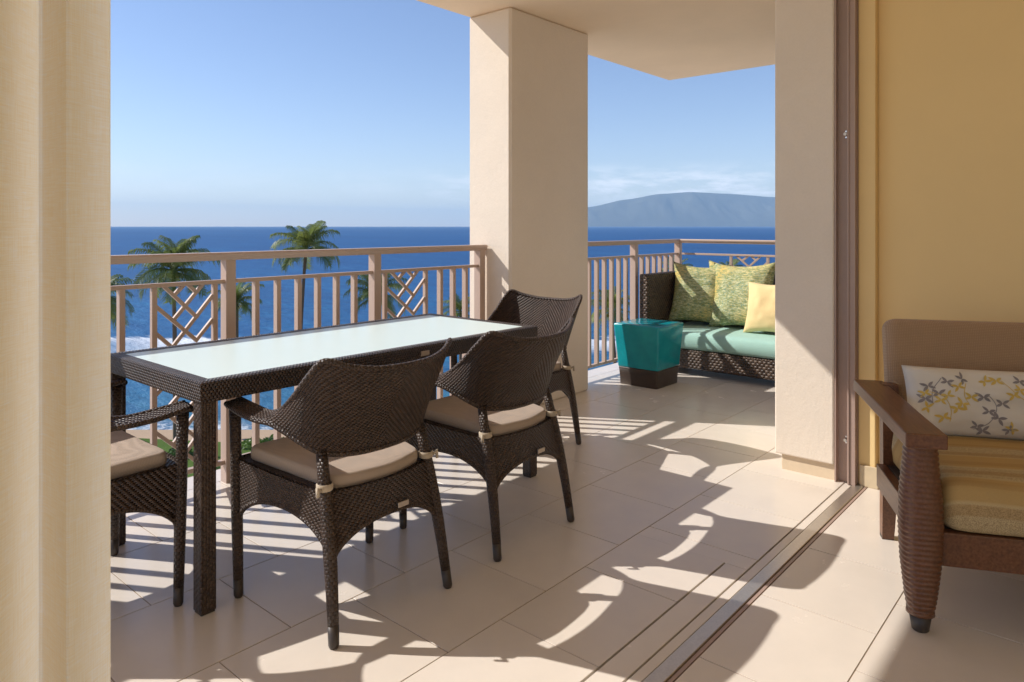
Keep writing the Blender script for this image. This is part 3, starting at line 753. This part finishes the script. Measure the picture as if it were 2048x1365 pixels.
# ------------------------------------------------------------------ teal ceramic stool
st = thing('garden_stool', 'square teal glazed ceramic stool with a dark brown base', 'stool', (4.78, 2.77, 0))
def taper(z0, z1, a0, a1, top_r, name, m_, parent, closed_top=True):
    m = MB(); P = []; zs = [(z0, a0), (z0 + .006, a0 + .002)] + [(z0 + (z1-z0)*t, a0 + (a1-a0)*t) for t in (.3, .6, .9)] + [(z1-.012, a1), (z1-.003, a1-.002), (z1, a1-.012), (z1 + .004, a1*.5), (z1 + .005, .01)]
    for z, a in zs:
        row = []
        for cx_, cy_, st_ in ((1, 1, 0), (-1, 1, 90), (-1, -1, 180), (1, -1, 270)):
            rr = min(.014, a*.4)
            for k in range(5):
                an = R(st_ + 90*k/4); row.append((cx_*(a-rr) + rr*math.cos(an), cy_*(a-rr) + rr*math.sin(an), z))
        P.append(row)
    b0 = m.grid(P, None, True, True); n = len(P[0]); m.face([b0 + j for j in range(n)][::-1]); m.face([b0 + (len(P)-1)*n + j for j in range(n)])
    o = m.build(name, m_, parent); fixn(o); return o
taper(0, .135, .158, .168, .01, 'stool_base', M['brown_glaze'], st)
taper(.1352, .462, .1695, .196, .01, 'stool_body', M['teal'], st)

# ------------------------------------------------------------------ wicker sofa and its cushions
SX, SYa = 5.20, 3.10
sf = thing('wicker_sofa', 'low dark wicker sofa with aqua seat cushion in the balcony corner', 'sofa', (5.6, 2.3, 0))
def sp(name, m_, x0, x1, y0, y1, z0, z1, bev=.012, seg=3): 
    m = MB(); m.box(x0-5.6, x1-5.6, y0-2.3, y1-2.3, z0, z1, bev, seg); return m.build(name, m_, sf)
sp('seat_base', M['weave_sofa'], 5.22, 5.98, 1.50, 3.022, .055, .205)
sp('arm_panel', M['weave_sofa'], 5.20, 5.98, 3.025, 3.105, .055, .795)
sp('backrest', M['weave_sofa'], 5.90, 5.985, 1.50, 3.0225, .2055, .80)
sp('arm_panel', M['weave_sofa'], 5.20, 5.98, 1.40, 1.497, .055, .795)
for x in (5.26, 5.92):
    for y in (1.46, 3.06): sp('leg', M['foot'], x-.025, x+.025, y-.025, y+.025, 0, .054, .003, 1)
m = MB(); o = t_cushion(sf, [(5.205-5.6, 1.505-2.3), (5.895-5.6, 1.505-2.3), (5.895-5.6, 3.018-2.3), (5.205-5.6, 3.018-2.3)], .208, .345, .055, M['aqua'], 'seat_cushion', .012)
def pillow(name, label, m_, w, h, t, loc, rot, cat='cushion', group=None, n=26, pinch=.16, seed=0):
    """knife-edge pillow in local xz, thickness along y, base at z = 0"""
    P1 = []; P2 = []; UV = []
    for i in range(n + 1):
        r1 = []; r2 = []; ur = []
        for j in range(n + 1):
            a, b = 2*i/n - 1, 2*j/n - 1
            f = (max(0, 1-abs(a)**2.6)*max(0, 1-abs(b)**2.6))**.5
            x = a*w/2*(1 - pinch*(1-b*b)*abs(a)**3*0 - pinch*(1-b*b)*.9*abs(a)); z = b*h/2*(1 - pinch*(1-a*a)*.9*abs(b))
            wr = mnoise.noise(Vector((a*2.1 + seed, b*2.1, seed*1.7)))*.016*f + mnoise.noise(Vector((a*5 + seed, b*5, 7)))*.006*f
            r1.append((x, t/2*f + wr, z + h/2)); r2.append((x, -t/2*f + wr, z + h/2)); ur.append((x, z))
        P1.append(r1); P2.append(r2); UV.append(ur)
    m = MB(); m.grid(P1, UV, True); m.grid(P2, UV, True)
    bm = bmesh.new(); me = bpy.data.meshes.new('tmp')
    o = m.build(name, m_); bm.from_mesh(o.data); bmesh.ops.remove_doubles(bm, verts=bm.verts, dist=.0004); bmesh.ops.recalc_face_normals(bm, faces=bm.faces); bm.to_mesh(o.data); bm.free()
    o.location = loc; o.rotation_euler = rot; bpy.data.meshes.remove(me)
    if label: tag(o, label, cat, group)
    return o
pillow('throw_pillow', 'green and gold textured pillow next to the dark wicker arm', M['boucle'], .50, .54, .21, (5.60, 2.795, .352), (R(-14), R(2), R(-90 + 10)), 'pillow', 'pillows on the wicker sofa', seed=1)
pillow('throw_pillow', 'largest green and gold pillow, in front at the middle of the sofa', M['boucle'], .58, .57, .23, (5.58, 2.40, .350), (R(-15), R(-3), R(-90 - 6)), 'pillow', 'pillows on the wicker sofa', seed=4)
pillow('throw_pillow', 'green and gold pillow peeking out behind the other two', M['boucle'], .50, .54, .15, (5.775, 2.585, .352), (R(-9), R(4), R(-90)), 'pillow', 'pillows on the wicker sofa', seed=8)
pillow('throw_pillow', 'small plain pale yellow pillow at the right of the sofa', M['yellow'], .44, .43, .17, (5.44, 2.10, .352), (R(-16), R(-2), R(-90 - 4)), 'pillow', 'pillows on the wicker sofa', seed=12)

# ------------------------------------------------------------------ wooden armchair inside the room
AA = R(206); fd = Vector((math.cos(AA), math.sin(AA), 0)); lx = Vector((fd.y, -fd.x, 0))
AO = Vector((2.382, .482, 0)) - lx*.36 - fd*.36
# local x = lx (towards image left), local y = facing  -> mirror-free frame needs x cross y = z: lx x fd = z
arm_rz = AA - R(90)
ac = thing('wooden_armchair', 'dark wood armchair with ribbed legs and striped seat by the yellow wall', 'armchair', AO, arm_rz)
# with rotation arm_rz local +y = fd, local +x = (sin AA, -cos AA) = lx
def ap(name, m_, x0, x1, y0, y1, z0, z1, bev=.006, seg=2, parent=None):
    m = MB(); m.box(x0, x1, y0, y1, z0, z1, bev, seg); return m.build(name, m_, parent or ac)
XL, XR = .345, -.60
def ribbed(name, x, y):
    m = MB(); P = []; UV = []; n = 28; z = .060; k = 0
    prof = [(0, .034), (.09, .041), (.3, .0525), (.5, .057), (.7, .0545), (.88, .0465), (1, .043)]
    def rad(t):
        for (a, ra), (b, rb) in zip(prof, prof[1:]):
            if a <= t <= b: return ra + (rb-ra)*(t-a)/(b-a)
        return prof[-1][1]
    nr = 33; zs = []
    for i in range(nr):
        for q, dr in ((0, -.0035), (.3, 0), (.5, .0008), (.7, 0)):
            t = (i+q)/nr; zs.append((.056 + t*(.556-.056), rad(t) + dr))
    zs.append((.558, .043))
    for z, r_ in zs:
        row = []
        for j in range(n):
            a = 2*math.pi*j/n; ca, sa = math.cos(a), math.sin(a); e_ = (abs(ca)**3.2 + abs(sa)**3.2)**(-1/3.2)
            row.append((x + r_*e_*ca, y + r_*e_*sa, z))
        P.append(row)
    b0 = m.grid(P, None, True, True); m.face([b0 + j for j in range(n)][::-1]); m.face([b0 + (len(P)-1)*n + j for j in range(n)])
    o = m.build(name, M['wood'], ac); fixn(o)
    m = MB(); m.tube([(x, y, .064), (x, y, .052), (x, y, .050)], [.037, .039, .034], 20); m.build('collar', M['wood'], o)
    m = MB(); m.tube([(x, y, .051), (x, y, .004), (x, y, 0)], [.031, .0235, .020], 20); m.build('foot', M['foot'], o)
for x in (XL, XR): ribbed('front_leg', x, .36)
for x in (XL-.06, XR+.06):
    m = MB(); P = []
    for z, y, w in ((.0, -.30, .020), (.05, -.292, .022), (.28, -.262, .027), (.60, -.268, .027)):
        P.append([(x-w, y-w, z), (x+w, y-w, z), (x+w, y+w, z), (x-w, y+w, z)])
    b0 = m.grid(P, None, False, True); m.face([b0, b0+1, b0+2, b0+3]); m.face([b0+12+j for j in range(4)]); o = m.build('rear_leg', M['wood'], ac); fixn(o)
    bm_box('foot', M['foot'], x-.0205, x+.0205, -.3205, -.2795, 0.0005, .03, .001, o)
def armrest(xa, xb, sgn):
    m = MB(); P = []
    for y, o_, w in ((-.33, .018, .105), (-.1, .012, .105), (.2, .002, .105), (.425, 0, .110)):
        cx_ = (xa+xb)/2 + sgn*o_*-.0; P.append([(cx_-w/2, y, .556 + (.012 if y < 0 else 0)*0), (cx_+w/2, y, .556), (cx_+w/2, y, .598), (cx_-w/2, y, .598)])
    b0 = m.grid(P, None, False, True); m.face([b0 + j for j in range(4)]); m.face([b0 + 12 + j for j in range(4)]); o = m.build('armrest', M['wood'], ac); fixn(o)
    bv = o.modifiers.new('bevel', 'BEVEL'); bv.width = .004; bv.segments = 2; bv.limit_method = 'ANGLE'
armrest(.29, .40, 1); armrest(-.655, -.545, -1)
ap('front_rail', M['wood'], XR+.043, XL-.043, .335, .372, .200, .300, .004)
ap('side_rail', M['wood'], XL-.045, XL-.012, -.245, .315, .215, .300, .003)
ap('side_rail', M['wood'], XR+.012, XR+.045, -.245, .315, .215, .300, .003)
ap('seat_deck', M['foot'], XR+.047, XL-.047, -.25, .334, .270, .299, .002)
t_cushion(ac, [(XR+.052, -.24), (XL-.052, -.24), (XL-.052, .385), (XR+.052, .385)], .302, .452, .045, M['stripe'], 'seat_cushion', .012)
m = MB(); m.box(XR+.055, XL-.065, -.075, .045, 0, .545, .040, 5); bk = m.build('backrest', M['tweed'], ac, (0, -.265, .300), (R(11), 0, 0))
for p_ in bk.data.polygons: p_.use_smooth = True
# lumbar pillow with printed sprigs
PW, PH, PT = .56, .245, .13
lp_m = Matrix.Translation(AO) @ Matrix.Rotation(arm_rz, 4, 'Z')
lp = pillow('lumbar_pillow', 'white lumbar pillow printed with grey and gold leaf sprigs', M['white_print'], PW, PH, PT, lp_m @ Vector((-.015, -.125, .449)), (R(12), R(0), arm_rz), 'pillow', None, 26, .05, 3)
def surf(x, z):
    """front surface (local +y) of the lumbar pillow"""
    a, b = x/(PW/2)*1.02, (z-PH/2)/(PH/2)*1.02
    a = max(-.97, min(.97, a)); b = max(-.95, min(.95, b))
    f = (max(0, 1-abs(a)**2.6)*max(0, 1-abs(b)**2.6))**.5
    wr = mnoise.noise(Vector((a*2.1 + 3, b*2.1, 5.1)))*.016*f + mnoise.noise(Vector((a*5 + 3, b*5, 7)))*.006*f
    return PT/2*f + wr + .0016
LM = {'g': MB(), 'y': MB()}
def leafshape(k, x, z, ang, L, Wd):
    m = LM[k]; b = len(m.v); pts = []
    for t, w in ((0, .05), (.25, .8), (.5, 1), (.75, .7), (1, 0)): pts.append((t*L, w*Wd/2))
    ring = [(a, w) for a, w in pts] + [(a, -w) for a, w in pts[-2::-1]]
    ca, sa = math.cos(ang), math.sin(ang)
    for a, w in ring:
        px, pz = x + a*ca - w*sa, z + a*sa + w*ca; m.v.append((px, surf(px, pz), pz))
    m.face([b + i for i in range(len(ring))])
def stem(k, pts, w=.0023):
    m = LM[k]; P = crom([(x, 0, z) for x, z in pts], 6); A = []; B = []
    for i, p in enumerate(P):
        d = (P[min(i+1, len(P)-1)] - P[max(i-1, 0)]).normalized(); nx, nz_ = -d.z, d.x
        A.append((p.x + nx*w/2, surf(p.x + nx*w/2, p.z + nz_*w/2), p.z + nz_*w/2)); B.append((p.x - nx*w/2, surf(p.x - nx*w/2, p.z - nz_*w/2), p.z - nz_*w/2))
    m.grid([A, B], None, False)
def sprig(k, x, z, ang, s=1.0):
    for da, L in ((-.55, .024), (.55, .026), (math.pi - .5, .020), (math.pi + .6, .022)): leafshape(k, x, z, ang + da, L*s, .0088*s)
rs = random.Random(11)
# sprigs run in curved stems across the pillow (local +x is image left)
def vine(k, pts, n, side=1):
    stem(k, pts); P = crom([(x, 0, z) for x, z in pts], 10)
    for i in range(n):
        q = P[min(len(P)-1, int(len(P)*(i+.6)/n))]; sd_ = 1 if (i + side) % 2 else -1
        an = rs.uniform(-.5, .5) + (0 if sd_ > 0 else math.pi); sprig(k, q.x + sd_*.020, q.z + rs.uniform(-.008, .008), an, rs.uniform(.95, 1.2))
vine('g', [(.20, .12), (.195, .16), (.165, .205)], 4)
vine('y', [(.150, .055), (.145, .10), (.165, .14), (.205, .155)], 5)
vine('g', [(.03, .155), (.005, .115), (.03, .06), (.075, .035)], 6)
vine('y', [(-.02, .205), (-.065, .155), (-.12, .11), (-.125, .04)], 7)
vine('y', [(-.14, .145), (-.145, .185), (-.17, .21)], 4)
vine('g', [(-.205, .185), (-.19, .13), (-.205, .08), (-.235, .05)], 6)
vine('y', [(.09, .19), (.10, .15), (.085, .115)], 3)
sprig('g', .10, .205, 1.0); sprig('y', .03, .20, 2.4); sprig('g', -.075, .205, .3); sprig('y', -.04, .045, .8); sprig('g', -.03, .04, 2.5); sprig('y', .215, .10, 1.9)
for k, nm in (('g', 'leaf_grey'), ('y', 'leaf_gold')):
    tag(LM[k].build('leaf_print', M[nm], lp), kind='stuff')

# ------------------------------------------------------------------ curtain
m = MB(); path = [(.2830, .802), (.2815, .7975), (.262, .787), (.2405, .7755), (.2362, .7755), (.2348, .781), (.2325, .826), (.2295, .834), (.2255, .8325), (.208, .812), (.188, .790), (.179, .783), (.174, .788), (.170, .826), (.163, .838), (.150, .82), (.125, .78), (.117, .79), (.11, .83), (.09, .835), (.05, .785), (.01, .83), (-.04, .78), (-.10, .83), (-.16, .78), (-.22, .83), (-.30, .77), (-.38, .83), (-.5, .78)]
pp = crom([(x, y, 0) for x, y in path], 6); P = []; UV = []; acc = 0; us = [0]
for i in range(1, len(pp)): us.append(us[-1] + (pp[i]-pp[i-1]).length)
for iz in range(41):
    z = .012 + 2.66*iz/40; row = []; ur = []
    for i, q in enumerate(pp):
        w = mnoise.noise(Vector((us[i]*3, z*.7, 1)))*.005*(1 - .5*iz/40); row.append((q.x + w*.2, q.y + w, z)); ur.append((us[i], z))
    P.append(row); UV.append(ur)
m.grid(P, UV, True); cu = m.build('curtain', M['curtain']); tag(cu, 'pale gold linen curtain hanging in folds close to the camera', 'curtain')

# ------------------------------------------------------------------ coconut palms on the lawn
def frond_mesh(name, L, droop, rise, seed, leaflets=44, leafL=.90):
    r = random.Random(seed); m = MB(); pts = []; x = z = 0.0; an = rise
    N_ = 14
    for i in range(N_ + 1):
        pts.append(Vector((x, 0, z))); st_ = L/N_; x += math.cos(an)*st_; z += math.sin(an)*st_; an -= droop/N_*(.5 + 1.0*i/N_)
    m.tube(pts, [.045*(1-.8*i/N_) for i in range(N_ + 1)], 5)
    for i in range(leaflets):
        t = .10 + .90*(i+.5)/leaflets; f = t*N_; k = min(int(f), N_-1); p = pts[k].lerp(pts[k+1], f-k); d = (pts[k+1]-pts[k]).normalized()
        up = Vector((-d.z, 0, d.x)); ll = leafL*(math.sin(math.pi*(.12 + .80*t))**.6)*r.uniform(.85, 1.1)
        for s in (-1, 1):
            dirv = (d*.55 + Vector((0, s, 0))*.85 + up*r.uniform(-.05, .25)).normalized()
            mid = p + dirv*ll*.5 + Vector((0, 0, -.05*ll)); tip = p + dirv*ll*.88 + Vector((0, 0, -ll*r.uniform(.25, .95)))
            w = d*.023; b = len(m.v)
            for q in (p - w, p + w, mid + w*1.15, mid - w*1.15, tip): m.v.append(tuple(q))
            m.face((b, b+1, b+2, b+3)); m.face((b+3, b+2, b+4))
    o = m.build(name, M['frond']); me = o.data; bpy.data.objects.remove(o); return me
FR = [frond_mesh('frond', 3.0, 1.5, 1.05, 1), frond_mesh('frond', 3.2, 1.9, .75, 2), frond_mesh('frond', 3.1, 2.0, .35, 3), frond_mesh('frond', 2.8, 1.7, -.15, 4), frond_mesh('frond', 2.7, 1.1, 1.35, 5)]
NUT = MB()
bm = bmesh.new(); bmesh.ops.create_icosphere(bm, subdivisions=1, radius=.14); NUT.add_bm(bm, Matrix.Diagonal((1, 1, 1.25, 1)), True); _o = NUT.build('coconut', plain('coconut_husk', (.22, .20, .06), .6)); nut_me = _o.data; bpy.data.objects.remove(_o)
def palm(label, px, py, D, scale, lean, nf, seed, group='coconut palms along the beach'):
    r = random.Random(seed)
    top = CAM + FWD*D + RGT*((px-1024)/1420*D) + Vector((0, 0, (452-py)/1420*D))
    h = top.z - GZ - .05; base = Vector((top.x + lean[0], top.y + lean[1], GZ + .05))
    t = thing('palm_tree', label, 'palm tree', base, 0, group)
    m = MB(); pts = []; rad = []
    for i in range(15):
        f = i/14; q = Vector((-lean[0]*f**1.6, -lean[1]*f**1.6, h*f)); pts.append(q); rad.append((.20 - .09*f**.7 + (.10 if i == 0 else 0))*(.8 + .2*scale))
    pts[0].z -= .1; m.tube(pts, rad, 9); m.build('trunk', M['trunk'], t)
    for i in range(nf):
        f = i/nf; az = i*2.399963 + r.uniform(-.2, .2)
        k = 4 if f < .20 else 0 if f < .42 else 1 if f < .60 else 2 if f < .84 else 3
        o = link('frond', FR[k], t, pts[-1] + Vector((0, 0, .05 - .25*f)), (r.uniform(-.35, .35), r.uniform(-.12, .12), az)); sc = scale*r.uniform(.86, 1.08); o.scale = (sc, sc*r.uniform(.9, 1.1), sc)
    for i in range(6):
        a = i*1.05 + seed; o = link('coconut', nut_me, t, pts[-1] + Vector((math.cos(a)*.26, math.sin(a)*.26, -.32 - .1*(i % 2)))); o.scale = (scale,)*3
    return t
palm('tall full palm at the left whose crown crosses the balcony hand rail', 347, 540, 46, 1.02, (.5, .8), 32, 3)
palm('tallest palm, standing clear against the sky above the hand rail', 612, 497, 55, .98, (-.4, .5), 28, 7)
palm('short palm seen beside the railing post above the table', 474, 604, 52, .72, (.3, .6), 22, 12)
palm('spreading palm seen behind the right hand fretwork panel', 752, 592, 54, .92, (-.5, .3), 24, 19)
palm('palm at the far left, mostly hidden behind the curtain', 190, 600, 47, .95, (.4, .3), 24, 23)
palm('small palm top between the last balusters beside the column', 921, 622, 58, .60, (.2, .2), 20, 31)
palm('palm seen through the balusters to the right of the column', 1222, 622, 57, .85, (.4, -.3), 24, 37)
palm('palm crown behind the railing corner post', 1352, 545, 60, .62, (.2, .5), 20, 41)
palm('palm top peeking over the sofa beside the side railing', 1458, 552, 62, .66, (-.3, .2), 20, 43)

# low hedge plants along the lawn edge
LQ = MB(); rl = random.Random(2)
for i in range(260):
    a = rl.uniform(0, 6.283); u = rl.uniform(-.2, 1); rr = (1-u*u)**.5*rl.uniform(.75, 1.05); c = Vector((math.cos(a)*rr, math.sin(a)*rr, max(0, u)*rl.uniform(.7, 1.05)))
    n1 = Vector((rl.uniform(-1, 1), rl.uniform(-1, 1), rl.uniform(-.3, 1))).normalized(); t1 = n1.orthogonal().normalized()*.16; t2 = n1.cross(t1).normalized()*.08; b = len(LQ.v)
    for q in (c - t1, c + t2, c + t1, c - t2): LQ.v.append(tuple(q))
    LQ.face((b, b+1, b+2, b+3))
_o = LQ.build('foliage', M['shrub']); shrub_me = _o.data; bpy.data.objects.remove(_o)
for i, (px, D, s) in enumerate(((545, 48, 1.1), (592, 47.5, 1.2), (505, 48.5, .8), (360, 46.5, .9))):
    q = CAM + FWD*D + RGT*((px-1024)/1420*D)
    where = ('second from the right', 'rightmost and largest', 'smallest of all', 'leftmost')[i]
    t = thing('shrub', 'low green shrub at the edge of the lawn, ' + where, 'shrub', (q.x, q.y, GZ + .1), i*1.3, 'shrubs between lawn and sand')
    o = link('foliage', shrub_me, t); o.scale = (s, s*.9, s*.8)
    m = MB(); m.tube([(0, 0, -.05), (.03, 0, .3*s)], [.06, .03], 6); m.build('stem', M['trunk'], t)

# ------------------------------------------------------------------ the air over the sea
hm = bpy.data.materials.new('sea_haze'); hm.use_nodes = True; hn = hm.node_tree; hn.nodes.clear()
ho = hn.nodes.new('ShaderNodeOutputMaterial'); hv = hn.nodes.new('ShaderNodeVolumePrincipled'); hn.links.new(hv.outputs[0], ho.inputs['Volume'])
hv.inputs['Color'].default_value = (.58, .81, 1.0, 1); hv.inputs['Density'].default_value = 5.4e-5; hv.inputs['Anisotropy'].default_value = 0.0
m = MB(); m.box(-24000, 24000, -24000, 24000, -19, 720, 0); hz = m.build('haze', hm); tag(hz, kind='stuff')
